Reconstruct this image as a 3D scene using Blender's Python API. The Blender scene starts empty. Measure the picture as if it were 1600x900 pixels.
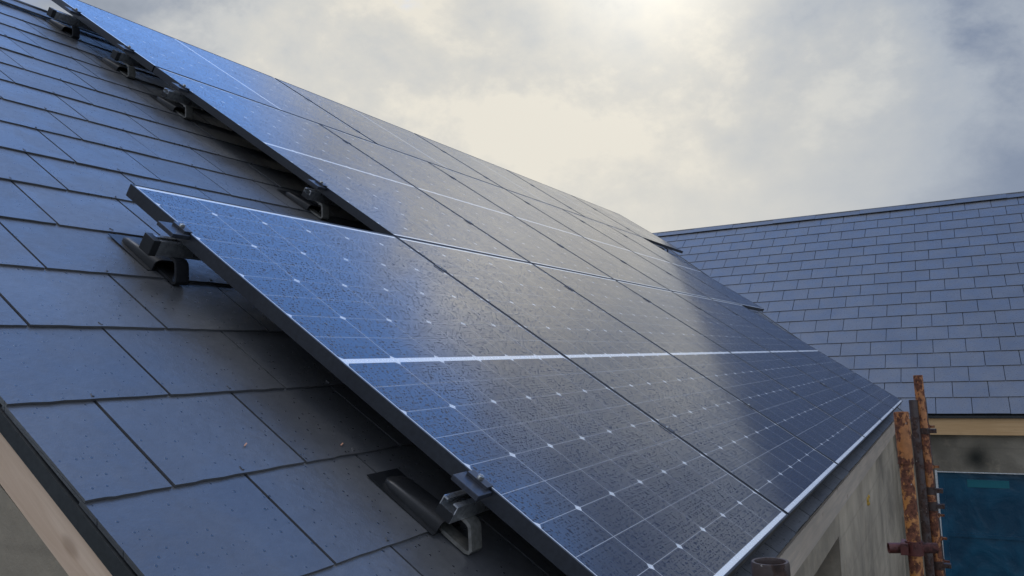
import bpy, bmesh, math, random
from mathutils import Vector, Matrix
random.seed(7)
S = bpy.context.scene
C = S.collection
PI = math.pi

# ------------------------------------------------------------------ camera
A = 0.6071633                      # roof pitch (34.8 degrees)
CA, SA, TA = math.cos(A), math.sin(A), math.tan(A)
right = Vector((0.48092643, -0.87605341, -0.03521632))
down = Vector((0.06443174, 0.07537177, -0.99507168))
fwd = Vector((0.87439025, 0.47628723, 0.09269393))
cam = bpy.data.cameras.new('camera')
camo = bpy.data.objects.new('camera', cam); C.objects.link(camo)
m = Matrix((right, -down, -fwd)).transposed().to_4x4()
m.translation = Vector((-1.36169683, -0.46790356, 0.47022706))
camo.matrix_world = m
cam.sensor_width = 36
cam.lens = 1262.836 / 1600 * 36
cam.clip_start = 0.05
cam.clip_end = 5000
S.camera = camo
S.view_settings.view_transform = 'Standard'
S.view_settings.look = 'None'
S.view_settings.exposure = 0
S.view_settings.gamma = 1
S.view_settings.use_curve_mapping = False

# ------------------------------------------------------------------ sky
SUN_EL, SUN_AZ = math.radians(70), math.radians(92)
sun_dir = Vector((math.cos(SUN_EL) * math.cos(SUN_AZ), math.cos(SUN_EL) * math.sin(SUN_AZ), math.sin(SUN_EL)))
W = bpy.data.worlds.new('World'); S.world = W; W.use_nodes = True
nt = W.node_tree; nt.nodes.clear()


class NB:
    """tiny helper to write node trees"""
    def __init__(s, nt): s.nt = nt
    def n(s, t, **k):
        o = s.nt.nodes.new(t)
        for a, b in k.items(): setattr(o, a, b)
        return o
    def put(s, sock, v):
        if isinstance(v, bpy.types.NodeSocket): s.nt.links.new(v, sock)
        else: sock.default_value = v
    def math(s, op, a, b=None, c=None, clamp=False):
        o = s.n('ShaderNodeMath', operation=op); o.use_clamp = clamp
        s.put(o.inputs[0], a)
        if b is not None: s.put(o.inputs[1], b)
        if c is not None: s.put(o.inputs[2], c)
        return o.outputs[0]
    def vmath(s, op, a, b=None):
        o = s.n('ShaderNodeVectorMath', operation=op)
        s.put(o.inputs[0], a)
        if b is not None:
            s.put(o.inputs[3] if op == 'SCALE' else o.inputs[1], b)
        return o.outputs['Value'] if op in ('DOT_PRODUCT', 'LENGTH') else o.outputs[0]
    def noise(s, vec, scale, detail=4, rough=.5, dist=0.):
        o = s.n('ShaderNodeTexNoise'); s.put(o.inputs['Vector'], vec)
        o.inputs['Scale'].default_value = scale; o.inputs['Detail'].default_value = detail
        o.inputs['Roughness'].default_value = rough; o.inputs['Distortion'].default_value = dist
        return o.outputs[0]
    def ramp(s, x, a, b, lo=0., hi=1., smooth=True):
        o = s.n('ShaderNodeMapRange'); o.interpolation_type = 'SMOOTHSTEP' if smooth else 'LINEAR'
        s.put(o.inputs[0], x); s.put(o.inputs[1], a); s.put(o.inputs[2], b); s.put(o.inputs[3], lo); s.put(o.inputs[4], hi)
        return o.outputs[0]
    def mix(s, f, a, b, mode='MIX'):
        o = s.n('ShaderNodeMix', data_type='RGBA', blend_type=mode)
        s.put(o.inputs[0], f); s.put(o.inputs[6], a); s.put(o.inputs[7], b)
        return o.outputs[2]
    def cramp(s, x, stops):
        o = s.n('ShaderNodeValToRGB'); s.put(o.inputs[0], x)
        e = o.color_ramp.elements
        while len(e) < len(stops): e.new(.5)
        for q, (p, c) in zip(e, stops): q.position = p; q.color = (*c, 1)
        return o.outputs[0]


b = NB(nt)
out = b.n('ShaderNodeOutputWorld'); bg = b.n('ShaderNodeBackground')
nt.links.new(bg.outputs[0], out.inputs[0])
sky = b.n('ShaderNodeTexSky', sky_type='NISHITA')
sky.sun_disc = False
sky.sun_elevation = SUN_EL
sky.sun_rotation = PI / 2 - SUN_AZ
sky.air_density = 1.0; sky.dust_density = .6; sky.ozone_density = 2.5
tc = b.n('ShaderNodeTexCoord')
dirv = tc.outputs['Generated']
sep = b.n('ShaderNodeSeparateXYZ'); nt.links.new(dirv, sep.inputs[0])
zc = b.math('MAXIMUM', sep.outputs[2], 0.0)
den = b.math('ADD', zc, .55)
comb = b.n('ShaderNodeCombineXYZ')
b.put(comb.inputs[0], b.math('DIVIDE', sep.outputs[0], den))
b.put(comb.inputs[1], b.math('DIVIDE', sep.outputs[1], den))
b.put(comb.inputs[2], 0.0)
cv = comb.outputs[0]


def vdir(az, el):
    az, el = math.radians(az), math.radians(el)
    return (math.cos(el) * math.cos(az), math.cos(el) * math.sin(az), math.sin(el))


n_big = b.noise(cv, 1.6, 4, .55, .35)
n_mid = b.noise(b.vmath('ADD', cv, (4.6, 7.2, 0)), 5.0, 8, .62, .15)
n_fine = b.noise(b.vmath('ADD', cv, (9.1, 1.7, 0)), 13, 6, .55, .1)
n_soft = b.noise(b.vmath('ADD', cv, (2.1, 5.2, 0)), 2.4, 3, .5, .3)
# the cloud bank fills the lower sky ahead; blue opens above it and far to the left
elv = b.math('ADD', sep.outputs[2], b.math('MULTIPLY', b.math('SUBTRACT', n_mid, .5), .30))
rightw = b.ramp(b.vmath('DOT_PRODUCT', dirv, vdir(-22, 22)), .80, .95)   # the right-hand sky is thinner and bluer
elv = b.math('ADD', elv, b.math('MULTIPLY', rightw, .05))
bank = b.ramp(elv, .47, .58, 1., 0.)
azm = b.vmath('DOT_PRODUCT', dirv, vdir(8, 0))
azm = b.math('ADD', azm, b.math('MULTIPLY', b.math('SUBTRACT', n_mid, .5), .25))
bank = b.math('MULTIPLY', bank, b.ramp(azm, .42, .56))
patch = b.ramp(n_big, .34, .56, .55, .95)                      # broken cloud over the rest of the sky
front = b.ramp(b.vmath('DOT_PRODUCT', dirv, vdir(28, 46)), .70, .88, 1., .0)
patch = b.math('MULTIPLY', patch, front)
cover = b.math('MAXIMUM', bank, patch, clamp=True)
# bright veil toward the hidden sun, grey bellies higher up and to the right
t = b.math('ADD', b.math('MULTIPLY', n_soft, .42), b.math('ADD', b.math('MULTIPLY', n_mid, .44), b.math('MULTIPLY', n_fine, .14)))
glow = b.ramp(b.vmath('DOT_PRODUCT', dirv, vdir(27, 15)), .84, 1.0)
soft = b.ramp(sep.outputs[2], .14, .36, .30, 1.)
t2 = b.math('ADD', b.math('MULTIPLY', b.math('MULTIPLY', b.math('SUBTRACT', t, .5), soft), 3.3), b.math('ADD', b.math('SUBTRACT', b.math('MULTIPLY', glow, .50), b.math('MULTIPLY', b.ramp(sep.outputs[2], .28, .44, 0., .17), b.ramp(b.vmath('DOT_PRODUCT', dirv, vdir(0, 25)), .72, .90))), .40))
ccol = b.cramp(t2, [(.0, (1.9, 2.2, 2.7)), (.35, (2.8, 3.1, 3.6)), (.62, (4.7, 4.8, 4.8)), (.85, (5.5, 5.4, 5.05)), (1., (6.5, 6.2, 5.5))])
ccol = b.mix(b.math('MULTIPLY', rightw, 1.), ccol, b.mix(1., ccol, (.70, .76, .87, 1), 'MULTIPLY'))
behind = b.ramp(b.vmath('DOT_PRODUCT', dirv, (-.55, -.83, 0.)), -.2, .6, 1., 1.75)
ccol = b.vmath('SCALE', ccol, behind)
core = b.math('POWER', b.math('MAXIMUM', b.vmath('DOT_PRODUCT', dirv, vdir(18, 28)), 0.), 170.)
ccol = b.mix(1., ccol, b.vmath('SCALE', (4.4, 4.0, 3.2), core), 'ADD')
skyc = b.mix(1.0, sky.outputs[0], (1.5, 2.0, 2.6, 1), 'MULTIPLY')
col = b.mix(cover, skyc, ccol)
nt.links.new(col, bg.inputs[0])
bg.inputs[1].default_value = .125

sun = bpy.data.lights.new('sun', 'SUN')
sun.energy = .6; sun.angle = math.radians(18); sun.color = (1, .95, .88)
suno = bpy.data.objects.new('sun', sun); C.objects.link(suno)
suno.rotation_euler = (-sun_dir).to_track_quat('-Z', 'Y').to_euler()


# ------------------------------------------------------------------ helpers
def L(u, v, n=0.):
    """main roof frame: u along the eaves, v up the slope, n off the panel face"""
    return Vector((u, v * CA - n * SA, v * SA + n * CA))


ROOF = Matrix(((1, 0, 0, 0), (0, CA, -SA, 0), (0, SA, CA, 0), (0, 0, 0, 1)))


class MB:
    def __init__(s): s.v = []; s.f = []; s.uv = {}
    def add(s, vs, fs):
        k = len(s.v); s.v += [tuple(p) for p in vs]; s.f += [tuple(i + k for i in f) for f in fs]
    def box(s, x0, x1, y0, y1, z0, z1, M=None):
        vs = [Vector((x, y, z)) for z in (z0, z1) for y in (y0, y1) for x in (x0, x1)]
        if M: vs = [M @ p for p in vs]
        s.add(vs, [(0, 2, 3, 1), (4, 5, 7, 6), (0, 1, 5, 4), (2, 6, 7, 3), (0, 4, 6, 2), (1, 3, 7, 5)])
    def prism(s, poly, a0, a1, fn):
        """poly in 2D, extruded between a0 and a1; fn(p, q, a) -> 3D"""
        n = len(poly)
        vs = [fn(p, q, a0) for p, q in poly] + [fn(p, q, a1) for p, q in poly]
        s.add(vs, [tuple(range(n))[::-1], tuple(range(n, 2 * n))] + [(i, (i + 1) % n, n + (i + 1) % n, n + i) for i in range(n)])
    def tube(s, p0, p1, r, seg=20, r2=None, inner=None, caps=True):
        p0, p1 = Vector(p0), Vector(p1); d = (p1 - p0).normalized()
        x = d.orthogonal().normalized(); y = d.cross(x)
        r2 = r if r2 is None else r2
        ring = lambda c, rr: [c + (x * math.cos(2 * PI * i / seg) + y * math.sin(2 * PI * i / seg)) * rr for i in range(seg)]
        if inner is None:
            vs = ring(p0, r) + ring(p1, r2)
            fs = [(i, (i + 1) % seg, seg + (i + 1) % seg, seg + i) for i in range(seg)]
            if caps: fs += [tuple(range(seg))[::-1], tuple(range(seg, 2 * seg))]
        else:
            vs = ring(p0, r) + ring(p1 - d * .004, r2) + ring(p1, r2 - .0012) + ring(p1, inner + .001) + ring(p1 - d * .004, inner) + ring(p0, inner)
            fs = []
            for k in range(6):
                a, c = k * seg, ((k + 1) % 6) * seg
                fs += [(a + i, a + (i + 1) % seg, c + (i + 1) % seg, c + i) for i in range(seg)]
        s.add(vs, fs)
    def mesh(s, name, mat, smooth=False, bevel=0.):
        me = bpy.data.meshes.new(name); me.from_pydata(s.v, [], s.f)
        bm = bmesh.new(); bm.from_mesh(me)
        bmesh.ops.recalc_face_normals(bm, faces=bm.faces)
        if bevel: bmesh.ops.bevel(bm, geom=bm.edges[:], offset=bevel, segments=2, affect='EDGES', profile=.6)
        bm.to_mesh(me); bm.free()
        if smooth:
            me.shade_smooth() if hasattr(me, 'shade_smooth') else None
            me.set_sharp_from_angle(angle=math.radians(38))
        me.materials.append(mat)
        return me
    def build(s, name, mat, parent=None, smooth=False, bevel=0., label=None):
        o = bpy.data.objects.new(name, s.mesh(name, mat, smooth, bevel)); C.objects.link(o)
        if parent: o.parent = parent
        if label: o['label'] = label
        return o


def tag(o, label, cat, group=None):
    o['label'] = label; o['category'] = cat
    if group: o['group'] = group
    return o


def thing(name, label, cat, M=None, group=None):
    o = bpy.data.objects.new(name, None); C.objects.link(o)
    o.empty_display_size = .1
    if M is not None: o.matrix_world = M
    return tag(o, label, cat, group)


def copy_tree(o, M, label, group=None):
    r = o.copy(); C.objects.link(r); r.matrix_world = M; r['label'] = label
    if group: r['group'] = group
    for ch in [c for c in C.objects if c.parent == o]:
        c = ch.copy(); C.objects.link(c); c.parent = r
        for g in [c2 for c2 in C.objects if c2.parent == ch]:
            d = g.copy(); C.objects.link(d); d.parent = c
    return r


def roofM(u, v, n=0., rot=0.):
    return Matrix.Translation(L(u, v, n)) @ ROOF @ Matrix.Rotation(rot, 4, 'Z')


def mat(name, color=(.5, .5, .5), rough=.5, metal=0., spec=.5):
    M = bpy.data.materials.new(name); M.use_nodes = True
    p = M.node_tree.nodes['Principled BSDF']
    p.inputs['Base Color'].default_value = (*color, 1); p.inputs['Roughness'].default_value = rough
    p.inputs['Metallic'].default_value = metal; p.inputs['Specular IOR Level'].default_value = spec
    return M, p, NB(M.node_tree)


def bump(b, p, h, strength, dist):
    o = b.n('ShaderNodeBump'); o.inputs['Strength'].default_value = strength; o.inputs['Distance'].default_value = dist
    b.put(o.inputs['Height'], h); b.put(p.inputs['Normal'], o.outputs[0]); return o


def drops(b, vec, scale, keep, rmin=.16, rmax=.42):
    """rain drops: returns (mask, dome height)"""
    v = b.n('ShaderNodeTexVoronoi', voronoi_dimensions='2D'); b.put(v.inputs['Vector'], vec); v.inputs['Scale'].default_value = scale; v.inputs['Randomness'].default_value = .8
    sp = b.n('ShaderNodeSeparateColor'); b.put(sp.inputs[0], v.outputs['Color'])
    r = b.ramp(sp.outputs[0], 0., 1., rmin, rmax, False)
    on = b.math('LESS_THAN', sp.outputs[1], keep)
    q = b.math('DIVIDE', v.outputs['Distance'], r)
    dome = b.math('SQRT', b.math('MAXIMUM', b.math('SUBTRACT', 1., b.math('MULTIPLY', q, q)), 0.))
    dome = b.math('MULTIPLY', dome, on)
    mask = b.math('MULTIPLY', b.ramp(q, .8, 1.05, 1., 0.), on)
    return mask, b.math('MULTIPLY', dome, r)


# ------------------------------------------------------------------ materials
PW, PH, PT = 1.142, 1.713, .035
LIP = .0055
CW = (PW - 2 * LIP - .010) / 6           # cell pitch across
CH = .0921                              # half-cell pitch


def make_glass():
    M, p, b = mat('solar_glass', (.01, .015, .035), .09)
    tc = b.n('ShaderNodeTexCoord'); oi = b.n('ShaderNodeObjectInfo')
    s = b.n('ShaderNodeSeparateXYZ'); b.put(s.inputs[0], tc.outputs['Object'])
    x, y = s.outputs[0], s.outputs[1]
    cx = b.math('DIVIDE', b.math('SUBTRACT', x, LIP + .005), CW)
    fx = b.math('ABSOLUTE', b.math('SUBTRACT', cx, b.math('ROUND', cx)))
    dx = b.math('MULTIPLY', fx, CW)                                     # metres to nearest column line
    ym = b.math('SUBTRACT', b.math('ABSOLUTE', b.math('SUBTRACT', y, PH / 2)), .0085)
    cy = b.math('DIVIDE', ym, CH)
    dy = b.math('MULTIPLY', b.math('ABSOLUTE', b.math('SUBTRACT', cy, b.math('ROUND', cy))), CH)
    cy2 = b.math('DIVIDE', cy, 2.)
    dy2 = b.math('MULTIPLY', b.math('ABSOLUTE', b.math('SUBTRACT', cy2, b.math('ROUND', cy2))), CH * 2)
    line_x = b.math('LESS_THAN', dx, .0010)
    line_y = b.math('LESS_THAN', dy, .0007)
    diam = b.math('LESS_THAN', b.math('ADD', dx, dy2), .0105)
    band = b.math('MAXIMUM', b.math('LESS_THAN', ym, 0.), b.math('GREATER_THAN', cy, 9.0))
    side = b.math('GREATER_THAN', b.math('ABSOLUTE', b.math('SUBTRACT', x, PW / 2)), PW / 2 - LIP - .0040)
    white = b.math('MAXIMUM', b.math('MAXIMUM', b.math('MULTIPLY', line_x, .6), b.math('MULTIPLY', diam, .85)), b.math('MAXIMUM', band, side))
    white = b.math('MAXIMUM', white, b.math('MULTIPLY', line_y, .5))
    # fine silver fingers and busbars along the panel
    bx = b.math('MULTIPLY', b.math('ABSOLUTE', b.math('SUBTRACT', b.math('FRACT', b.math('MULTIPLY', cx, 10)), .5)), 1.)
    bus = b.math('MULTIPLY', b.math('LESS_THAN', bx, .032), .30)
    # per-cell tone differences
    wn = b.n('ShaderNodeTexWhiteNoise', noise_dimensions='3D'); cc = b.n('ShaderNodeCombineXYZ')
    b.put(cc.inputs[0], b.math('FLOOR', cx)); b.put(cc.inputs[1], b.math('FLOOR', b.math('DIVIDE', y, CH))); b.put(cc.inputs[2], oi.outputs['Random'])
    b.put(wn.inputs['Vector'], cc.outputs[0])
    cell = b.mix(wn.outputs['Value'], (.007, .012, .032, 1), (.011, .018, .042, 1))
    cell = b.mix(bus, cell, (.22, .25, .30, 1))
    col = b.mix(white, cell, (.82, .84, .86, 1))
    b.put(p.inputs['Base Color'], col)
    off = b.vmath('ADD', tc.outputs['Object'], b.vmath('SCALE', (13.7, 29.1, 5.), oi.outputs['Random']))
    warp = b.n('ShaderNodeTexNoise'); b.put(warp.inputs['Vector'], off); warp.inputs['Scale'].default_value = 30
    offw = b.vmath('ADD', off, b.vmath('SCALE', b.vmath('SUBTRACT', warp.outputs['Color'], (.5, .5, .5)), .0012))
    dens = b.ramp(b.noise(off, 2.3, 4, .6), .3, .7, .6, 1.)
    mpd = b.n('ShaderNodeMapping'); b.put(mpd.inputs[0], offw); mpd.inputs['Scale'].default_value = (1.1, .85, 1)   # drops sag a little down the glass
    offw = mpd.outputs[0]
    m1, d1 = drops(b, offw, 105, b.math('MULTIPLY', dens, .50), .20, .34)
    m2, d2 = drops(b, b.vmath('ADD', offw, (3.3, 1.1, 0)), 190, b.math('MULTIPLY', dens, .60), .20, .36)
    m3, d3 = drops(b, b.vmath('ADD', offw, (7.3, 2.1, 0)), 45, .10, .14, .24)
    mk = b.math('MAXIMUM', b.math('MAXIMUM', m1, m2), m3)
    h = b.math('ADD', b.math('DIVIDE', d1, 105.), b.math('ADD', b.math('DIVIDE', d2, 190.), b.math('DIVIDE', d3, 45.)))
    film = b.noise(off, 4, 5, .6)
    # vertical dry/wet streaks
    sc = b.n('ShaderNodeMapping'); b.put(sc.inputs[0], off); sc.inputs['Scale'].default_value = (40, 1.2, 1)
    streak = b.noise(sc.outputs[0], 1., 3, .6)
    r = b.math('ADD', b.ramp(film, .3, .7, .075, .13), b.ramp(streak, .35, .75, 0., .06))
    r = b.math('ADD', r, b.math('MULTIPLY', mk, .22))
    b.put(p.inputs['Roughness'], r)
    p.inputs['IOR'].default_value = 1.62
    b.put(p.inputs['Specular IOR Level'], b.ramp(mk, 0., 1., .98, .15))
    bump(b, p, h, .35, .22)
    return M


def make_slate(name, tone=1.0, scale_drop=True):
    M, p, b = mat(name, (.04, .045, .055), .38)
    tc = b.n('ShaderNodeTexCoord'); at = b.n('ShaderNodeAttribute', attribute_name='tone')
    o = tc.outputs['Object']
    n1 = b.noise(o, 3., 5, .6); n2 = b.noise(o, 45, 5, .65); n3 = b.noise(o, 420, 3, .6)
    c = b.mix(b.ramp(n1, .3, .7), (.076 * tone, .077 * tone, .083 * tone, 1), (.101 * tone, .101 * tone, .104 * tone, 1))
    c = b.mix(b.ramp(n2, .35, .7, 0., .45), c, (.060 * tone, .061 * tone, .066 * tone, 1))
    hv = b.n('ShaderNodeHueSaturation'); b.put(hv.inputs['Color'], c); b.put(hv.inputs['Value'], b.ramp(at.outputs['Fac'], 0., 1., .84, 1.16, False))
    c = hv.outputs[0]
    # pale scuffs and specks
    sp = b.math('GREATER_THAN', b.noise(b.vmath('ADD', o, (5, 5, 5)), 130, 2, .5), .76)
    c = b.mix(b.math('MULTIPLY', sp, .35), c, (.16, .16, .16, 1))
    # rain sits on the slates in drops and damp blots
    m1, d1 = drops(b, b.vmath('ADD', o, b.vmath('SCALE', b.vmath('SUBTRACT', b.n('ShaderNodeTexNoise').outputs['Color'], (.5, .5, .5)), 0.)), 85, .13, .10, .24)
    damp = b.ramp(b.noise(b.vmath('ADD', o, (1.5, 2.5, .5)), 6, 5, .62), .42, .62)
    c = b.mix(b.math('MULTIPLY', m1, .8), c, (.015, .018, .024, 1))
    b.put(p.inputs['Base Color'], c)
    r = b.math('ADD', b.ramp(damp, 0., 1., .38, .30), b.ramp(n2, .3, .7, -.02, .02))
    r = b.math('SUBTRACT', r, b.math('MULTIPLY', m1, .18))
    b.put(p.inputs['Roughness'], r)
    p.inputs['Specular IOR Level'].default_value = .95
    h = b.math('ADD', b.math('MULTIPLY', n2, .0016), b.math('ADD', b.math('MULTIPLY', n3, .00035), b.math('MULTIPLY', d1, .0022)))
    bump(b, p, h, .8, 1.)
    return M


def make_concrete(name, base=(.20, .20, .175)):
    M, p, b = mat(name, base, .9)
    tc = b.n('ShaderNodeTexCoord'); o = tc.outputs['Object']
    n1 = b.noise(o, 1.6, 6, .62, .4); n2 = b.noise(o, 12, 6, .65); n3 = b.noise(o, 160, 3, .6)
    mp = b.n('ShaderNodeMapping'); b.put(mp.inputs[0], o); mp.inputs['Scale'].default_value = (2.2, 2.2, .8)
    n4 = b.noise(mp.outputs[0], 1.4, 5, .6)
    dk = tuple(k * .58 for k in base); lt = tuple(min(1, k * 1.4) for k in base)
    c = b.mix(b.ramp(n1, .3, .72), (*dk, 1), (*lt, 1))
    c = b.mix(b.ramp(n4, .45, .75, 0., .3), c, (dk[0] * .9, dk[1] * .92, dk[2] * .9, 1))
    sz = b.n('ShaderNodeSeparateXYZ'); b.put(sz.inputs[0], b.vmath('ADD', o, b.vmath('SCALE', (0., 0., .05), n1)))
    crs = b.math('ABSOLUTE', b.math('SUBTRACT', b.math('FRACT', b.math('DIVIDE', sz.outputs[2], .225)), .5))
    c = b.mix(b.ramp(crs, .44, .50, 0., .30), c, (dk[0], dk[1], dk[2], 1))
    c = b.mix(b.ramp(n2, .5, .8, 0., .45), c, (base[0] * 1.5, base[1] * 1.42, base[2] * 1.3, 1))
    b.put(p.inputs['Base Color'], c)
    h = b.math('ADD', b.math('MULTIPLY', n2, .006), b.math('MULTIPLY', n3, .0012))
    bump(b, p, h, .9, 1.)
    return M, p, b, c


def make_timber(name, c1, c2, axis, slope=False):
    M, p, b = mat(name, c1, .65)
    tc = b.n('ShaderNodeTexCoord'); o = tc.outputs['Object']
    if slope:                                     # grain runs up the gable
        cb_ = b.n('ShaderNodeCombineXYZ'); sx = b.n('ShaderNodeSeparateXYZ'); b.put(sx.inputs[0], o)
        b.put(cb_.inputs[0], sx.outputs[0]); b.put(cb_.inputs[1], b.vmath('DOT_PRODUCT', o, (0, CA, SA))); b.put(cb_.inputs[2], b.vmath('DOT_PRODUCT', o, (0, -SA, CA)))
        o = cb_.outputs[0]
    mp = b.n('ShaderNodeMapping'); b.put(mp.inputs[0], o)
    s = [38., 38., 38.]; s[axis] = 1.6
    mp.inputs['Scale'].default_value = s
    n = b.noise(mp.outputs[0], 1., 5, .62, 1.2)
    n2 = b.noise(o, 3, 3, .5)
    c = b.mix(b.ramp(n, .3, .7), (*c1, 1), (*c2, 1))
    c = b.mix(b.ramp(n2, .4, .75, 0., .35), c, (c2[0] * .8, c2[1] * .8, c2[2] * .75, 1))
    v = b.n('ShaderNodeTexVoronoi'); mp2 = b.n('ShaderNodeMapping'); b.put(mp2.inputs[0], o)
    s2 = [9., 9., 9.]; s2[axis] = 4.
    mp2.inputs['Scale'].default_value = s2; b.put(v.inputs['Vector'], mp2.outputs[0]); v.inputs['Scale'].default_value = 1.
    kn = b.ramp(v.outputs['Distance'], .06, .14, 1., 0.)
    c = b.mix(b.math('MULTIPLY', kn, .42), c, (c2[0] * .35, c2[1] * .25, c2[2] * .18, 1))
    b.put(p.inputs['Base Color'], c)
    bump(b, p, n, .5, .002)
    return M


def make_rust(name, paint=(.50, .19, .035), rust=(.11, .035, .018), amount=.5):
    M, p, b = mat(name, paint, .7)
    tc = b.n('ShaderNodeTexCoord'); o = tc.outputs['Object']
    mp = b.n('ShaderNodeMapping'); b.put(mp.inputs[0], o); mp.inputs['Scale'].default_value = (1, 1, .72)
    n = b.noise(mp.outputs[0], 24, 8, .68, .1); n2 = b.noise(o, 2.1, 3, .5); n3 = b.noise(o, 220, 4, .6)
    t = b.math('ADD', n, b.math('MULTIPLY', b.math('SUBTRACT', n2, .5), .7))
    k = b.ramp(t, .60 - amount * .26, .66 - amount * .24)
    pc = b.mix(b.ramp(b.noise(o, 40, 4, .6), .3, .7), (*[q * .75 for q in paint], 1), (*[q * 1.15 for q in paint], 1))
    rc = b.mix(b.ramp(b.noise(o, 70, 5, .6), .3, .7), (*[q * .5 for q in rust], 1), (*[q * 1.7 for q in rust], 1))
    c = b.mix(k, pc, rc)
    chip = b.math('GREATER_THAN', b.noise(b.vmath('ADD', o, (2, 3, 4)), 60, 3, .5), .715)
    c = b.mix(b.math('MULTIPLY', chip, .6), c, (.42, .38, .34, 1))
    b.put(p.inputs['Base Color'], c); b.put(p.inputs['Roughness'], b.ramp(k, 0., 1., .5, .92))
    bump(b, p, b.math('ADD', b.math('MULTIPLY', k, -.35), b.math('MULTIPLY', n3, .3)), .7, .0022)
    return M


def wet(name, color, rough, metal=0., drop=True):
    M, p, b = mat(name, color, rough, metal)
    tc = b.n('ShaderNodeTexCoord'); o = tc.outputs['Object']
    n = b.noise(o, 90, 4, .6); n1 = b.noise(o, 7, 4, .6)
    b.put(p.inputs['Roughness'], b.ramp(n1, .3, .7, rough * .75, min(1, rough * 1.3)))
    b.put(p.inputs['Base Color'], b.mix(b.ramp(n, .3, .7), (*[q * .8 for q in color], 1), (*[min(1, q * 1.2) for q in color], 1)))
    bump(b, p, n, .3, .0006)
    return M


GLASS = make_glass()
SLATE = make_slate('slate', 1.)
FRAME = wet('black_anodised_frame', (.022, .025, .032), .38, .0)
BACK = wet('panel_backsheet', (.05, .05, .055), .5)
BLACK = wet('black_plastic', (.009, .010, .012), .5)
CLAMP = wet('black_clamp_metal', (.045, .050, .064), .35, .3)
ALU = wet('mill_aluminium', (.80, .82, .85), .28, .95)
STEEL = wet('dull_stainless', (.27, .26, .235), .38, .6)
DSTEEL = wet('black_coated_steel', (.022, .023, .026), .4, .2)
BOLT = wet('bright_bolt', (.62, .62, .62), .28, 1.)
LEAD = wet('grey_valley_lead', (.13, .14, .155), .45, .2)
VERGE = wet('black_verge_trim', (.022, .024, .025), .6)
RIDGE = make_slate('ridge_slate', 1.05)
CONC, _, _, _ = make_concrete('grey_render', (.37, .305, .225))
TIMB_E = make_timber('raw_pine_eaves', (.55, .44, .34), (.40, .335, .27), 0)
TIMB_W = make_timber('yellow_pine', (.68, .44, .22), (.58, .35, .16), 1)
TIMB_G = make_timber('pale_pine', (.78, .57, .41), (.62, .42, .28), 1, True)
RUSTO = make_rust('orange_paint_rusting', (.47, .19, .045), (.12, .042, .022), amount=.56)
RUSTM = make_rust('orange_paint_mostly_rust', (.40, .15, .04), (.11, .038, .02), amount=.70)
RUSTD = make_rust('dark_brown_steel', (.055, .035, .03), (.045, .024, .018), .5)
REDST = make_rust('dull_red_steel', (.10, .025, .02), (.06, .02, .016), .4)

# ------------------------------------------------------------------ ground
g = MB(); g.box(-900, 900, -900, 900, -2.95, -2.8)
GM, gp, gb = mat('site_mud', (.12, .10, .075), .95)
gtc = gb.n('ShaderNodeTexCoord')
gn = gb.noise(gtc.outputs['Object'], .8, 8, .65); gn2 = gb.noise(gtc.outputs['Object'], 30, 4, .6)
gb.put(gp.inputs['Base Color'], gb.mix(gb.ramp(gn, .35, .65), (.09, .075, .055, 1), gb.mix(gn2, (.14, .125, .10, 1), (.05, .075, .03, 1))))
bump(gb, gp, gn2, .6, .03)
go = g.build('ground', GM); go['kind'] = 'structure'

# ------------------------------------------------------------------ house
house = thing('house', 'unfinished grey-walled house with dark slate roofs meeting in a valley', 'house', Matrix.Translation((4, 3.7, -2.8)))
HI = house.matrix_world.inverted()
NS = -.145                       # underside level of the slate layers (main roof frame)
GAUGE, SLW = .2448, .303
TS = .0047


def clip(poly, a, b_, c):
    """keep a*x + b*y <= c"""
    r = []
    for i in range(len(poly)):
        p, q = poly[i], poly[(i + 1) % len(poly)]
        dp, dq = a * p[0] + b_ * p[1] - c, a * q[0] + b_ * q[1] - c
        if dp <= 0: r.append(p)
        if (dp < 0 < dq) or (dq < 0 < dp):
            k = dp / (dp - dq); r.append((p[0] + (q[0] - p[0]) * k, p[1] + (q[1] - p[1]) * k))
    return r


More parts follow.
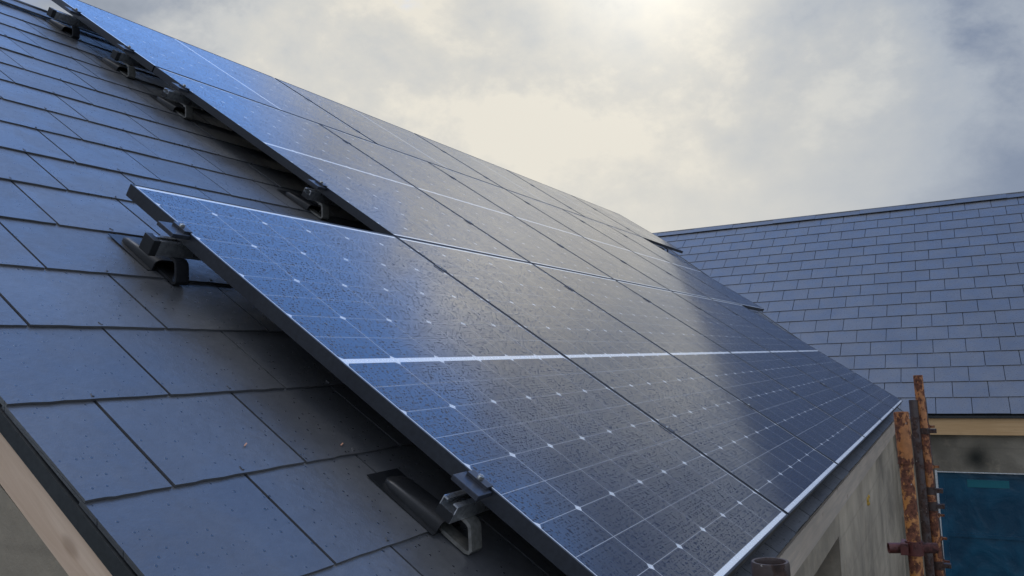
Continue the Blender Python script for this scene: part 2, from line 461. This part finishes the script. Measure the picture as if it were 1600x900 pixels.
def slate_cover(name, to_world, u0, u1, v0, courses, phaseA, phaseB, planes=(), keep=None, vtop=None, rivets=None, label=None, seed=1, first_odd=0, gap=.0030, slen=.5, ts=TS, gauge=GAUGE, tvar=1.):
    """real overlapping slates; to_world(u, v, n); planes clip in (u, v)"""
    rnd = random.Random(seed)
    mb = MB(); tones = []
    for k in range(-1, courses):
        vk = v0 + gauge * k
        ph = phaseA if (k + first_odd) % 2 else phaseB
        j0 = math.floor((u0 - ph) / SLW) - 1; j1 = math.ceil((u1 - ph) / SLW) + 1
        ed = [u0] + [ph + SLW * j for j in range(j0, j1 + 1) if u0 + .03 < ph + SLW * j < u1 - .03] + [u1]
        for i in range(len(ed) - 1):
            lo = max(vk, v0) if k < 0 else vk + rnd.uniform(-.0015, .0015)
            hi = vk + slen
            if vtop is not None: hi = min(hi, vtop)
            if hi - lo < .02: continue
            a, c = ed[i] + gap + rnd.uniform(-.0006, .0006), ed[i + 1] - gap + rnd.uniform(-.0006, .0006)
            if i == 0: a = u0
            if i == len(ed) - 2: c = u1
            # the lower edge is slightly hand-dressed
            skew = rnd.uniform(-.0014, .0014)
            nsub = 9 if rivets and a < 2.2 else 3
            poly = [(a, lo)] + [(a + (c - a) * (q + rnd.uniform(-.3, .3)) / nsub, lo + skew * q / nsub + rnd.uniform(-.0013, .0013)) for q in range(1, nsub)] + [(c, lo + skew), (c, hi), (a, hi)]
            for pl in planes:
                poly = clip(poly, *pl)
                if len(poly) < 3: break
            if len(poly) < 3: continue
            lift = rnd.uniform(0, .0011)
            tilt = rnd.uniform(-.0010, .0010)
            def nn(u, v, top):
                h = 2 * ts * (1 - (v - vk) / .5) - (2 * ts - .0100) + lift * (1 - (v - vk) / .5) + tilt * ((u - a) / (c - a) - .5) * (1 - (v - vk) / .5)
                if k < 0: h -= .0
                return h + (ts if top else 0)
            n = len(poly)
            base = [to_world(u, v, nn(u, v, False)) for u, v in poly]
            top = [to_world(u, v, nn(u, v, True)) for u, v in poly]
            k0 = len(mb.f)
            mb.add(base + top, [tuple(range(n))[::-1], tuple(range(n, 2 * n))] + [(q, (q + 1) % n, n + (q + 1) % n, n + q) for q in range(n)])
            tones += [.5 + (rnd.random() - .5) * tvar] * (len(mb.f) - k0)
    if rivets:                                          # small tail rivets at the foot of the near slates
        for k in range(0, 18):
            ph = (phaseA if k % 2 else phaseB) + SLW / 2
            for j in range(-3, 9):
                u = ph + SLW * j
                if UV0 + .04 < u < 1.6:
                    k0 = len(mb.f)
                    mb.box(-.0022, .0022, -.004, .006, -.001, .0022, Matrix.Translation(L(u, v0 + GAUGE * k + .012, NS + .0100 + ts)) @ ROOF @ Matrix.Rotation(rnd.uniform(-.6, .6), 4, 'Z'))
                    tones += [0.] * (len(mb.f) - k0)
    me = mb.mesh(name, SLATE)
    # recalc keeps face order, so the tone list still matches
    at = me.attributes.new('tone', 'FLOAT', 'FACE')
    at.data.foreach_set('value', tones[:len(me.polygons)])
    o = bpy.data.objects.new(name, me); C.objects.link(o)
    o.parent = house; o.matrix_parent_inverse = HI
    if label: o['label'] = label
    return o


def hb(mb, name, m_, parent=None, **k):
    o = mb.build(name, m_, None, **k)
    o.parent = parent or house
    if parent is None: o.matrix_parent_inverse = HI
    return o


VR = 4.50                                      # slope length to the ridge
YR = VR * CA - NS * SA                         # plan position of the main ridge
ZR = VR * SA + NS * CA
XW, ZW = 7.35, -.158                           # wing eave
VRW = 4.57
XR = XW + VRW * CA; ZWR = ZW + VRW * SA          # wing ridge
VAL = 7.31                                     # valley: y = x - VAL
YB = 2 * YR
UV0 = -.617

main_w = lambda u, v, n: L(u, v, NS + n)
back_w = lambda u, v, n: Vector((u, YB - (v * CA - (NS + n) * SA), v * SA + (NS + n) * CA))
wing_w = lambda u, v, n: Vector((XW + v * CA - n * SA, u, ZW + v * SA + n * CA))
wback_w = lambda u, v, n: Vector((2 * XR - XW - v * CA + n * SA, u, ZW + v * SA + n * CA))
gapv = .035
# main front: keep  u <= y + VAL - gap, y = v*CA + .083
roof_main = slate_cover('slate_covering', main_w, UV0, 11.3, -.032, 18, -.467, -.315,
            planes=[(1, -CA, VAL - NS * SA - gapv)], vtop=VR, label='wet blue-grey slates under and beside the panels', seed=3, rivets=True)
slate_cover('slate_covering', back_w, UV0, 11.3, -.032, 18, -.467, -.315, planes=[(1, -CA, VAL - NS * SA - gapv)], vtop=VR, seed=4)
# wing front: keep y <= x - VAL - gap on this side
slate_cover('slate_covering', wing_w, -4.2, YR, 0.0, 19, -.10, .052, ts=.0056, gauge=.25, gap=.0029, slen=.262, tvar=.5,
            planes=[(1, -CA, XW - VAL - gapv)], vtop=VRW, label='dry grey slates of the wing behind, above the pine fascia', seed=5)
slate_cover('slate_covering', wing_w, YR, YB + 4.2, 0.0, 19, -.10, .052, ts=.0056, gauge=.25, gap=.0029, slen=.262, tvar=.5, planes=[(-1, -CA, XW - VAL - gapv - YB)], vtop=VRW, seed=6)
slate_cover('slate_covering', wback_w, -4.2, YB + 4.2, 0.0, 19, -.10, .052, ts=.0056, gauge=.25, gap=.0029, slen=.262, tvar=.5, vtop=VRW, seed=8)

# roof deck below the slates (closed slabs)
rd = MB()
def slab(fn, poly, n0, n1):
    rd.prism(poly, n0, n1, lambda p, q, a_: fn(p, q, a_))
v0d = .0
vc = (XW - VAL) / CA
slab(main_w, [(UV0 + .012, -.03), (VAL + .04, -.03), (VAL + VR * CA - NS * SA - .05, VR - .01), (UV0 + .012, VR - .01)], -.060, -.004)
slab(back_w, [(UV0 + .012, -.03), (VAL + .04, -.03), (VAL + VR * CA - NS * SA - .05, VR - .01), (UV0 + .012, VR - .01)], -.060, -.004)
slab(wing_w, [(-4.18, .015), (.03, .015), (YR - .03, VRW - .01), (-4.18, VRW - .01)], -.060, -.004)
slab(wing_w, [(YB + 4.18, .015), (YB - .03, .015), (YR + .03, VRW - .01), (YB + 4.18, VRW - .01)], -.060, -.004)
slab(wback_w, [(-4.18, .015), (YB + 4.18, .015), (YB + 4.18, VRW - .01), (-4.18, VRW - .01)], -.060, -.004)
hb(rd, 'roof_deck', VERGE)

# valley lining: shallow V of lead with an upstand welt
vg = MB()
for sgn, yb in ((1, 0), (-1, YB)):
    for side in (0, 1):
        for (w0, w1, up) in ((0, .16, 0.), (.028, .034, .012)):
            ps = []
            for y in (-.02, YR + .05):
                zc0 = y * TA - .1766 - .004
                for w in (w0, w1):
                    if side == 0: p = Vector((y + VAL - w, y, zc0 + .0035))            # on main slope
                    else: p = Vector((y + VAL, y - w, zc0 + .0035 + w * 0))             # on wing slope, along y
                    if side == 1: p = Vector((y + VAL, y - w, zc0 + .0035))
                    if sgn < 0: p.y = YB - p.y
                    ps.append(p)
            h = Vector((0, 0, .0015 + up))
            a0, a1, b0, b1 = ps
            vs = [a0, a1, b1, b0] + [q + h for q in (a0, a1, b1, b0)]
            vg.add(vs, [(0, 1, 2, 3), (7, 6, 5, 4), (0, 4, 5, 1), (1, 5, 6, 2), (2, 6, 7, 3), (3, 7, 4, 0)])
hb(vg, 'valley_lining', LEAD)

# ridge cappings
def ridge(fn_a, fn_b, u0, u1, step, name, lab, VR=VR):
    mb = MB(); u = u0; i = 0; rnd = random.Random(9)
    while u < u1 - .01:
        e = min(u + step, u1); hgt = .022 + (i % 2) * .004 + rnd.uniform(0, .0015)
        for fn, w in ((fn_a, .115), (fn_b, .115)):
            mb.prism([(VR - w, hgt - .003), (VR + .006, hgt), (VR + .008, hgt + .009), (VR - w, hgt + .006)], u + .001, e - .001,
                     lambda p, q, a_, fn=fn: fn(a_, p, q))
        u = e; i += 1
    mb.tube(fn_a(u0, VR + .004, .030), fn_a(u1, VR + .004, .030), .010, 10)
    return hb(mb, name, RIDGE, label=lab)
ridge(main_w, back_w, UV0, XR - .03, .6, 'ridge_capping', 'ridge capping above the left-hand slates')
ridge(wing_w, wback_w, -4.2, YB + 4.2, .6, 'ridge_capping', 'long ridge capping of the wing against the sky', VRW)

# verge: black trim under the slate ends, pale pine board below
vt = MB(); vt.prism([(-.05, NS - .0005), (VR, NS - .0005), (VR, NS - .027), (-.05, NS - .027)], UV0 - .004, UV0 + .010, lambda v, n, u: L(u, v, n))
hb(vt, 'verge_trim', VERGE, label='black trim strip along the gable edge of the slates')
bb = MB(); bb.prism([(-.045, NS - .028), (VR, NS - .028), (VR, NS - .094), (-.045, NS - .094)], UV0 - .001, UV0 + .03, lambda v, n, u: L(u, v, n))
hb(bb, 'bargeboard', TIMB_G, label='pale pine board along the gable edge')
# fascias
fa = MB(); fa.box(UV0 + .001, XW - .002, .070, .094, -.275, -.168)
hb(fa, 'fascia_board', TIMB_E, label='dirty pine fascia below the bottom row of panels')
fb = MB(); fb.box(XW + .012, XW + .036, -4.15, .058, -.345, -.192)
hb(fb, 'fascia_board', TIMB_W, label='clean yellow pine fascia of the wing')
ft = MB(); ft.box(XW - .012, XW + .036, -4.17, .05, -.190, -.165)
hb(ft, 'eaves_trim', VERGE, label='black eaves trim above the yellow pine fascia')

# walls (rendered blockwork) with window openings
def wall_with_holes(plane, a0, a1, z0, z1, holes, t0, t1):
    """plane 'x' or 'y'; a along the wall; holes (a0, a1, z0, z1)"""
    mb = MB()
    asx = sorted(set([a0, a1] + [h[0] for h in holes] + [h[1] for h in holes]))
    for i in range(len(asx) - 1):
        lo, hi = asx[i], asx[i + 1]
        segs = [(z0, z1)]
        for h in holes:
            if h[0] <= lo + 1e-6 and h[1] >= hi - 1e-6:
                segs = [(z0, h[2]), (h[3], z1)]
        for s0, s1 in segs:
            if s1 - s0 < 1e-4: continue
            if plane == 'y': mb.box(lo, hi, t0, t1, s0, s1)
            else: mb.box(t0, t1, lo, hi, s0, s1)
    return mb
WY, WX = .12, XW + .10
mw = wall_with_holes('y', -.57, WX, -2.8, -.20, [(1.75, 3.05, -1.75, -.45)], WY, WY + .3)
hb(mw, 'wall', CONC, label='grey rendered wall running below the panels')
ww = wall_with_holes('x', -4.0, WY, -2.8, -.21, [(-2.35, -.215, -2.1, -.705)], WX, WX + .3)
CONC2, p2, b2, c2 = make_concrete('grey_render_stained', (.28, .245, .19))
tc2 = b2.n('ShaderNodeTexCoord')
dd = b2.vmath('SUBTRACT', tc2.outputs['Object'], (WX, -.55, -.56))
dd = b2.vmath('ADD', dd, b2.vmath('SCALE', b2.vmath('SUBTRACT', b2.n('ShaderNodeTexNoise').outputs['Color'], (.5, .5, .5)), .06))
sp2 = b2.n('ShaderNodeSeparateXYZ'); b2.put(sp2.inputs[0], dd)
rr = b2.math('SQRT', b2.math('ADD', b2.math('POWER', b2.math('DIVIDE', sp2.outputs[1], .17), 2.), b2.math('POWER', b2.math('DIVIDE', sp2.outputs[2], .19), 2.)))
b2.put(p2.inputs['Base Color'], b2.mix(b2.ramp(rr, 0., 1.2, .97, 0.), c2, (.012, .014, .011, 1)))
hb(ww, 'wall', CONC2, label='grey wing wall with a round black stain above the window')
# gable and remaining walls
gw = MB()
gw.prism([(WY, -2.8), (YB - WY, -2.8), (YB - WY, (YB - WY - YB + WY) - .25), (YR, ZR - .26), (WY, -.25)], -.575, -.30, lambda y, z, x: Vector((x, y, z)))
hb(gw, 'gable_wall', CONC, label='grey gable wall below the pale pine board')
ow = MB()
ow.box(-.57, WX, YB - WY - .3, YB - WY, -2.8, -.21)
ow.box(WX, WX + .3, YB - WY, YB + 4.0, -2.8, -.21)
ow.box(2 * XR - WX - .3, 2 * XR - WX, -4.0, YB + 4.0, -2.8, -.21)
for y in (-4.0, YB + 3.7):
    ow.prism([(WX, -2.8), (2 * XR - WX, -2.8), (2 * XR - WX, -.25), (XR, ZWR - .26), (WX, -.25)], y, y + .3, lambda x, z, yy: Vector((x, yy, z)))
hb(ow, 'wall', CONC)

# wing window: white frame taped with blue protective film
BLUE, bp, bb_ = mat('blue_film', (.008, .07, .16), .28)
btc = bb_.n('ShaderNodeTexCoord')
bn = bb_.noise(btc.outputs['Object'], 3.2, 5, .5, .4); bn2 = bb_.noise(btc.outputs['Object'], 1.1, 3, .5)
bb_.put(bp.inputs['Base Color'], bb_.mix(bb_.ramp(bn, .35, .7), (.007, .052, .10, 1), (.010, .092, .165, 1)))
bump(bb_, bp, bb_.math('ADD', bn, bb_.math('MULTIPLY', bn2, 1.)), .6, .03)
CYAN, cp, cb = mat('cyan_film', (.010, .15, .19), .3)
wf = MB(); X0 = WX + .05
yl, yr, zt, zb = -.217, -2.348, -.707, -2.098
fw = .05
wf.box(X0, X0 + .06, yr, yl, zt - fw, zt); wf.box(X0, X0 + .06, yr, yl, zb, zb + fw)
wf.box(X0, X0 + .06, yl - fw, yl, zb + fw, zt - fw); wf.box(X0, X0 + .06, yr, yr + fw, zb + fw, zt - fw)
WHITE = wet('white_upvc', (.62, .64, .64), .4)
wf.box(X0 + .001, X0 + .011, yr + fw, yl - fw, -1.312, -1.280)
win = hb(wf, 'window', BLUE, label='window of the wing covered in blue film')
pf = MB(); pf.box(X0 + .012, X0 + .024, yr + fw, yl - fw, zb + fw, zt - fw); hb(pf, 'pane', BLUE, win)
cf = MB(); cf.box(X0 + .006, X0 + .0115, -.80, -.46, -.845, -.775); hb(cf, 'film_patch', CYAN, win)
wt = MB()
wt.box(WX - .006, WX + .05, yl + .001, yl + .020, zb - .02, zt + .02); wt.box(WX - .004, WX + .05, yr, yl + .001, zt + .0015, zt + .010)
hb(wt, 'window_trim', WHITE, win)
# near opening in the main wall
w2 = MB(); Y0 = WY + .225
w2.box(1.752, 3.048, Y0, Y0 + .06, -.50, -.452); w2.box(1.752, 3.048, Y0, Y0 + .06, -1.748, -1.70)
w2.box(1.752, 1.80, Y0, Y0 + .06, -1.70, -.50); w2.box(3.0, 3.048, Y0, Y0 + .06, -1.70, -.50)
win2 = hb(w2, 'window', BLACK, label='dark window set deep in the wall below the panels')
DARKG, _, _ = mat('dark_glass', (.01, .012, .014), .08)
p2m = MB(); p2m.box(1.80, 3.0, Y0 + .02, Y0 + .03, -1.70, -.50); hb(p2m, 'pane', DARKG, win2)
sl = MB(); sl.box(1.70, 3.10, WY - .03, WY + .155, -1.80, -1.752); hb(sl, 'window_sill', CONC, win2)
YEL, _, _ = mat('yellow_foam', (.50, .30, .05), .8)
yf = MB()
rnd = random.Random(2)
for i in range(9):
    x, z, r = 4.50 + rnd.uniform(-.05, .05), -.52 + rnd.uniform(-.03, .03), rnd.uniform(.010, .022)
    yf.tube((x, WY + .002, z), (x, WY - r * .6, z), r, 9, r * .5)
hb(yf, 'foam_patch', YEL, smooth=True, label='small yellow foam blob on the wall')

# ------------------------------------------------------------------ solar panels
ORD = ['first', 'second', 'third', 'fourth', 'fifth', 'sixth']


def panel_proto():
    t = thing('solar_panel', 'x', 'solar panel', Matrix())
    fr = MB(); n0, n1 = -PT, 0.
    # hollow frame: outer walls with a lip over the glass
    for x0, x1, y0, y1 in ((0, PW, 0, LIP), (0, PW, PH - LIP, PH), (0, LIP, LIP, PH - LIP), (PW - LIP, PW, LIP, PH - LIP)):
        fr.box(x0, x1, y0, y1, n0, n1)
    # return flange at the bottom
    for x0, x1, y0, y1 in ((LIP, PW - LIP, LIP, .03), (LIP, PW - LIP, PH - .03, PH - LIP), (LIP, .03, .03, PH - .03), (PW - .03, PW - LIP, .03, PH - .03)):
        fr.box(x0, x1, y0, y1, n0, n0 + .002)
    fr.build('frame', FRAME, t, bevel=0.0006)
    gl = MB(); gl.box(LIP, PW - LIP, LIP, PH - LIP, -.0062, -.0016)
    gl.build('glass', GLASS, t)
    bk = MB(); bk.box(LIP, PW - LIP, LIP, PH - LIP, -.0090, -.0066)
    bk.build('backsheet', BACK, t)
    return t


P1 = 1.154
proto = panel_proto()
first = True
for i in range(6):
    lab = 'portrait solar panel of the bottom row, ' + (
        'nearest, left and top edges open to slates' if i == 0 else
        'last one beside the scaffold poles' if i == 5 else
        '%s from the nearest' % ORD[i])
    M = roofM(i * P1, 0)
    if i == 0: proto.matrix_world = M; proto['label'] = lab; proto['group'] = 'portrait solar panels in the two lower rows'
    else: copy_tree(proto, M, lab, 'portrait solar panels in the two lower rows')
for i in range(6):
    lab = 'portrait solar panel of the middle row, ' + (
        'first from the left' if i == 0 else
        'last, jutting out over the valley' if i == 5 else
        '%s from the left' % ORD[i])
    copy_tree(proto, roofM((i + 1) * P1, PH + .007), lab, 'portrait solar panels in the two lower rows')
for i in range(5):
    lab = 'sideways solar panel of the top row, ' + (
        'nearest, corner overhanging the ridge' if i == 0 else
        'farthest, jutting out over the wing roof' if i == 4 else
        '%s from the left' % ORD[i])
    # landscape: panel x axis points down the slope
    M = Matrix.Translation(L(P1 + i * (PH + .024) + PH, 2 * PH + .018)) @ ROOF @ Matrix.Rotation(PI / 2, 4, 'Z')
    copy_tree(proto, M, lab, 'sideways solar panels in the top row')

# ------------------------------------------------------------------ rails
V3 = 2 * PH + .018
RAILS = [(.435, -.075, 6.98, 'lower rail of the bottom row'), (1.462, -.075, 6.98, 'upper rail of the bottom row'),
         (2.165, P1 - .06, 8.13, 'lower rail of the middle row'), (3.175, P1 - .085, 8.13, 'upper rail of the middle row'),
         (3.66, P1 - .06, 9.85, 'lower rail of the top row'), (4.185, P1 - .12, 9.85, 'topmost rail, its capped end standing above the ridge')]
RL = ['silver mounting rail, %s of panels' % r[3] if i < 5 else 'silver mounting rail, ' + r[3] for i, r in enumerate(RAILS)]
for i, (v, u0, u1, _) in enumerate(RAILS):
    t = thing('mounting_rail', RL[i], 'rail', roofM(u0, v, -PT), 'aluminium rails under the panels')
    w, h, e, sl_ = .019, .038, .0022, .007
    prof = [(-w, -h), (w, -h), (w, 0), (sl_, 0), (sl_, -e * 1.6), (w - e, -e * 1.6), (w - e, -h * .5), (-w + e, -h * .5), (-w + e, -e * 1.6), (-sl_, -e * 1.6), (-sl_, 0), (-w, 0)]
    mb = MB()
    mb.prism(prof, 0, u1 - u0, lambda p, q, a_: Vector((a_, p, q - .0006)))
    mb.build('rail_body', ALU, t)
    if i not in (0, 2, 3):
        cp_ = MB(); cp_.box(-.008, .012, -w - .0025, w + .0025, -h - .003, .0015)
        cp_.build('end_cap', BLACK, t, bevel=.0018)
    else:
        cp_ = MB(); cp_.box(-.003, .0, -w + .001, w - .001, -h, -h * .5)
        cp_.build('end_cap', BLACK, t)


# ------------------------------------------------------------------ roof hooks
def strap_profile():
    """centre line in (v, n) from under the hood, down the slate, then back up to the rail"""
    return [(.060, -.1275), (-.020, -.1275), (-.052, -.1270), (-.060, -.1240), (-.0615, -.1180), (-.040, -.088), (-.0345, -.0815), (-.026, -.0785), (.020, -.0785)]


def hook(u, v, label, coated,  g='roof hooks carrying the rails'):
    t = thing('roof_hook', label, 'roof hook', roofM(u, v, 0), g)
    pr = strap_profile(); th = .0036
    left, rightp = [], []
    for i, (p, q) in enumerate(pr):
        a_ = Vector(pr[max(i - 1, 0)]); c_ = Vector(pr[min(i + 1, len(pr) - 1)])
        d = (c_ - a_).normalized(); nrm = Vector((-d.y, d.x))
        left.append((p + nrm.x * th, q + nrm.y * th)); rightp.append((p - nrm.x * th, q - nrm.y * th))
    mb = MB(); k = len(pr)
    wd = .019
    vs = []
    for uu in (-wd, wd):
        vs += [Vector((uu, p, q)) for p, q in left] + [Vector((uu, p, q)) for p, q in rightp]
    fs = []
    for i in range(k - 1):
        fs += [(i, i + 1, 2 * k + i + 1, 2 * k + i), (k + i, 3 * k + i, 3 * k + i + 1, k + i + 1),
               (i, k + i, k + i + 1, i + 1), (2 * k + i, 2 * k + i + 1, 3 * k + i + 1, 3 * k + i)]
    fs += [(0, 2 * k, 3 * k, k), (k - 1, 2 * k - 1, 4 * k - 1, 3 * k - 1)]
    mb.add(vs, fs)
    mb.build('strap', DSTEEL if coated else STEEL, t, smooth=True)
    # slate-flashing hood: an arched tunnel rising from a flat flange, open at its lower end
    hd = MB(); NB_ = -.1300; seg = 10; hs = 1.15 if coated else 1.
    rows = []
    for (vv, wdt, hh) in ((.178, .012, .003), (.168, .028, .010), (.150, .034, .016), (.09, .036, .021), (.022, .037, .026), (.012, .037, .026)):
        row = []
        for j in range(seg + 1):
            a_ = PI * j / seg
            row.append(Vector((-math.copysign(abs(math.cos(a_)) ** .5, math.cos(a_)) * wdt, vv, NB_ + .0015 + math.sin(a_) ** (.45 if coated else .38) * hh * hs)))
        rows.append(row)
    vs = [p for r in rows for p in r]; fs = []
    for r in range(len(rows) - 1):
        for j in range(seg):
            a0 = r * (seg + 1) + j; fs.append((a0, a0 + 1, a0 + seg + 2, a0 + seg + 1))
    # inner skin so that the open mouth has thickness
    off = len(vs)
    for r in rows:
        for p in r: vs.append(Vector((p.x * .88, p.y, NB_ + .0008 + (p.z - NB_) * .86)))
    for r in range(len(rows) - 1):
        for j in range(seg):
            a0 = off + r * (seg + 1) + j; fs.append((a0, a0 + seg + 1, a0 + seg + 2, a0 + 1))
    e0 = (len(rows) - 1) * (seg + 1)
    for j in range(seg): fs.append((e0 + j, e0 + j + 1, off + e0 + j + 1, off + e0 + j))
    hd.add(vs, fs)
    hd.build('hood', BLACK, t, smooth=True)
    fl = MB(); fl.prism([(-.050, .010), (.050, .010), (.050, .200), (-.050, .200)], NB_, NB_ + .0014, lambda p, q, a_: Vector((p, q, a_)))
    fl.build('flange', BLACK, t)
    bo = MB(); bo.tube((0, -.004, -.0745), (0, -.004, -.0690), .0065, 6); bo.tube((0, -.004, -.088), (0, -.004, -.0820), .0055, 6)
    bo.build('bolt', BOLT, t)
    return t


HL = [(0.000, 0, 'dull silver roof hook with black hood, lowest one at the left of the panels', False),
      (.008, 1, 'black roof hook and raised hood near the top corner of the nearest panel', True),
      (P1 + .035, 2, 'roof hook in the dark gap just above the top edge of the nearest panel', False),
      (P1 + .035, 3, 'roof hook with a bright curved edge, third one down from the ridge', False),
      (P1 + .02, 4, 'roof hook with a bright curved edge, second one down from the ridge', False),
      (P1 + .005, 5, 'dark roof hook highest up the roof, touching the ridge capping', True)]
for u, ri, lab, coated in HL:
    hook(u, RAILS[ri][0], lab, coated)
hook(9.70, RAILS[4][0], 'right one of two far roof hooks under the jutting top-row end', True)
hook(9.10, RAILS[4][0], 'left one of two far roof hooks under the jutting top-row end', True)


# ------------------------------------------------------------------ clamps
def end_clamp_proto():
    t = thing('end_clamp', 'x', 'panel clamp', Matrix(), 'end clamps along the left edge of the panels')
    b_ = MB()
    # body standing on the rail, hooked over the frame: local x to the right (panel), y upslope
    b_.box(-.052, -.0012, -.034, .034, -.015, -.0036)
    b_.build('clamp_body', CLAMP, t, bevel=.0015)
    l_ = MB(); l_.box(-.016, .0075, -.026, .026, .0006, .0040); l_.box(-.016, -.0016, -.026, .026, -.0043, .0005)
    l_.build('clamp_lip', CLAMP, t, bevel=.0007)
    bo = MB(); bo.tube((-.0085, 0, .0041), (-.0085, 0, .0120), .0072, 16, inner=.0040)
    bo.build('bolt', BOLT, t, smooth=True)
    return t


ec = end_clamp_proto()
EL = [('speckled black end clamp with ring-shaped bolt, low on the nearest panel', 0, 0.),
      ('black end clamp near the upper left corner of the nearest panel', 0, 0.),
      ('end clamp above the dark gap, low on the left edge of the middle row', 0, P1),
      ('end clamp high on the left edge of the middle row', 0, P1),
      ('end clamp low on the left edge of the top row', 0, P1),
      ('end clamp nearest the ridge on the left edge of the top row', 0, P1)]
for i, (lab, _, u) in enumerate(EL):
    M = roofM(u, RAILS[i][0], 0)
    if i == 0: ec.matrix_world = M; ec['label'] = lab
    else: copy_tree(ec, M, lab, 'end clamps along the left edge of the panels')

mc = thing('mid_clamp', 'x', 'panel clamp', Matrix(), 'clamps in the seams between panels')
c_ = MB(); c_.box(-.0130, .0130, -.025, .025, .0006, .0026); c_.box(-.0050, .0050, -.030, .030, -.034, .0005)
c_.build('clamp_body', CLAMP, mc, bevel=.0006)
b_ = MB(); b_.tube((0, 0, .0027), (0, 0, .0060), .0050, 12, inner=.003); b_.build('bolt', BOLT, mc, smooth=True)
used = False
ROWN = ['bottom', 'bottom', 'middle', 'middle', 'top', 'top']
for ri, (v, _, _, _) in enumerate(RAILS):
    seams = [(i * P1 - .006) for i in range(1, 6)] if ri < 2 else [(i * P1 - .006) for i in range(2, 7)] if ri < 4 else [P1 + i * (PH + .024) - .012 for i in range(1, 5)]
    for k, u in enumerate(seams):
        lab = 'black clamp on the %s seam from the left, %s row of panels, %s one' % (ORD[k], ROWN[ri], 'lower' if ri % 2 == 0 else 'upper')
        M = roofM(u, v, 0)
        if not used: mc.matrix_world = M; mc['label'] = lab; used = True
        else: copy_tree(mc, M, lab, 'clamps in the seams between panels')


# ------------------------------------------------------------------ scaffold
def pole(name, label, top, lean, m_, r=.0255, col=None, zb=-2.8, group='scaffold poles standing outside the eaves'):
    """lean = (dx, dy) shift of the foot"""
    t = thing(name, label, 'scaffold pole', Matrix.Translation((top[0] + lean[0], top[1] + lean[1], zb)), group)
    d = Vector(top) - t.matrix_world.translation
    mb = MB(); mb.tube((0, 0, 0), d, r, 28, inner=r - .0042)
    mb.build('tube', m_, t, smooth=True)
    return t, d


def on(d, z, zb=-2.8):
    """point on a pole axis at world height z, local to the pole"""
    return d * ((z - zb) / d.z)


t1, d1 = pole('scaffold_pole', 'thick orange scaffold pole with rusty top sleeve beside the end of the bottom row', (2.04, -.266, .235), (-.09, -.06), RUSTO, r=.0243)
sv = MB(); c0 = on(d1, .05); c1 = on(d1, .236); sv.tube(c0, c1, .0266, 28, inner=.0244); 
sv.tube(c0 - d1.normalized() * .006, c0, .0282, 28)
sv.build('sleeve', RUSTM, t1, smooth=True, label='heavily rusted sleeve on the pole top')
for z in (-.26, -1.4):
    cp1 = MB(); cc_ = on(d1, z)
    cp1.tube(cc_ - Vector((0, 0, .025)), cc_ + Vector((0, 0, .025)), .031, 24)
    cp1.box(-.045, .045, -.012, .014, -.02, .02, Matrix.Translation(cc_ + Vector((0, .03, 0))))
    cp1.build('coupler', REDST, t1, smooth=True)

t2, d2 = pole('scaffold_pole', 'dark brown scaffold pole standing between the two orange ones', (4.11, -.215, .165), (-.10, -.05), RUSTD)
t3, d3 = pole('scaffold_pole', 'tallest orange scaffold pole, rusty and leaning, right of the dark brown pole', (4.126, -.250, .312), (-.03, -.075), RUSTM, r=.0265)
for z, s_ in ((-.02, .8), (-.37, 1.), (-.46, 1.2), (-.80, 1.), (-1.3, 1.)):
    fit = MB(); cc_ = on(d3, z); fit.tube(cc_ - Vector((0, 0, .022 * s_)), cc_ + Vector((0, 0, .022 * s_)), .030, 20)
    fit.box(-.02, .02, -.068, .03, -.012, .012, Matrix.Translation(cc_))
    fit.build('coupler', RUSTD, t3, smooth=True)
t4, d4 = pole('scaffold_pole', 'dark rusty scaffold pole mostly hidden behind the tallest orange one', (5.6, -.212, .10), (.03, -.075), RUSTD, r=.0235)
for z in (-.12, -.42, -.60, -.78, -.95, -1.12):
    f4 = MB(); cc_ = on(d4, z); f4.tube(cc_ - Vector((0, 0, .014)), cc_ + Vector((0, 0, .014)), .030, 18)
    f4.box(-.012, .012, -.060, .02, -.008, .008, Matrix.Translation(cc_))
    f4.build('lug', RUSTM, t4, smooth=True)
t5, d5 = pole('scaffold_pole', 'dark open-topped pole end in front of the eaves at the bottom of the picture', (-.20, -.222, .187), (-.04, -.05), RUSTD)
rm = MB(); e5 = d5.normalized(); rm.tube(d5 - e5 * .018, d5 + e5 * .0012, .0256, 32, inner=.0200)
rm.build('rim', RUSTD, t5, smooth=True)
# short ledger clamped between poles
lt_ = thing('ledger_tube', 'short dull red tube clamped across the lower part of the orange poles', 'scaffold tube', Matrix.Translation((2.02, -.245, -.262)))
lm = MB(); lm.tube((-.02, .055, 0), (.035, -.105, 0), .019, 20, inner=.0155); lm.build('tube', REDST, lt_, smooth=True)

# ------------------------------------------------------------------ wood chips
CHIP, _, _ = mat('fresh_wood_chip', (.55, .28, .18), .7)
for lab, u, v, ro in (('tiny pinkish wood chip on a lit slate, left of the other chip', -.262, .775, .6), ('tiny pinkish wood chip on the dark slate nearer the panels', -.03, .735, .5)):
    c_ = MB(); c_.prism([(-.0070, -.0010), (.005, -.0018), (.0070, .0008), (-.006, .0014)], 0, .0010, lambda p, q, a_: Vector((p, q, a_)))
    o = c_.build('wood_chip', CHIP); o.matrix_world = roofM(u, v, NS + .0165, ro)
    tag(o, lab, 'wood chip')
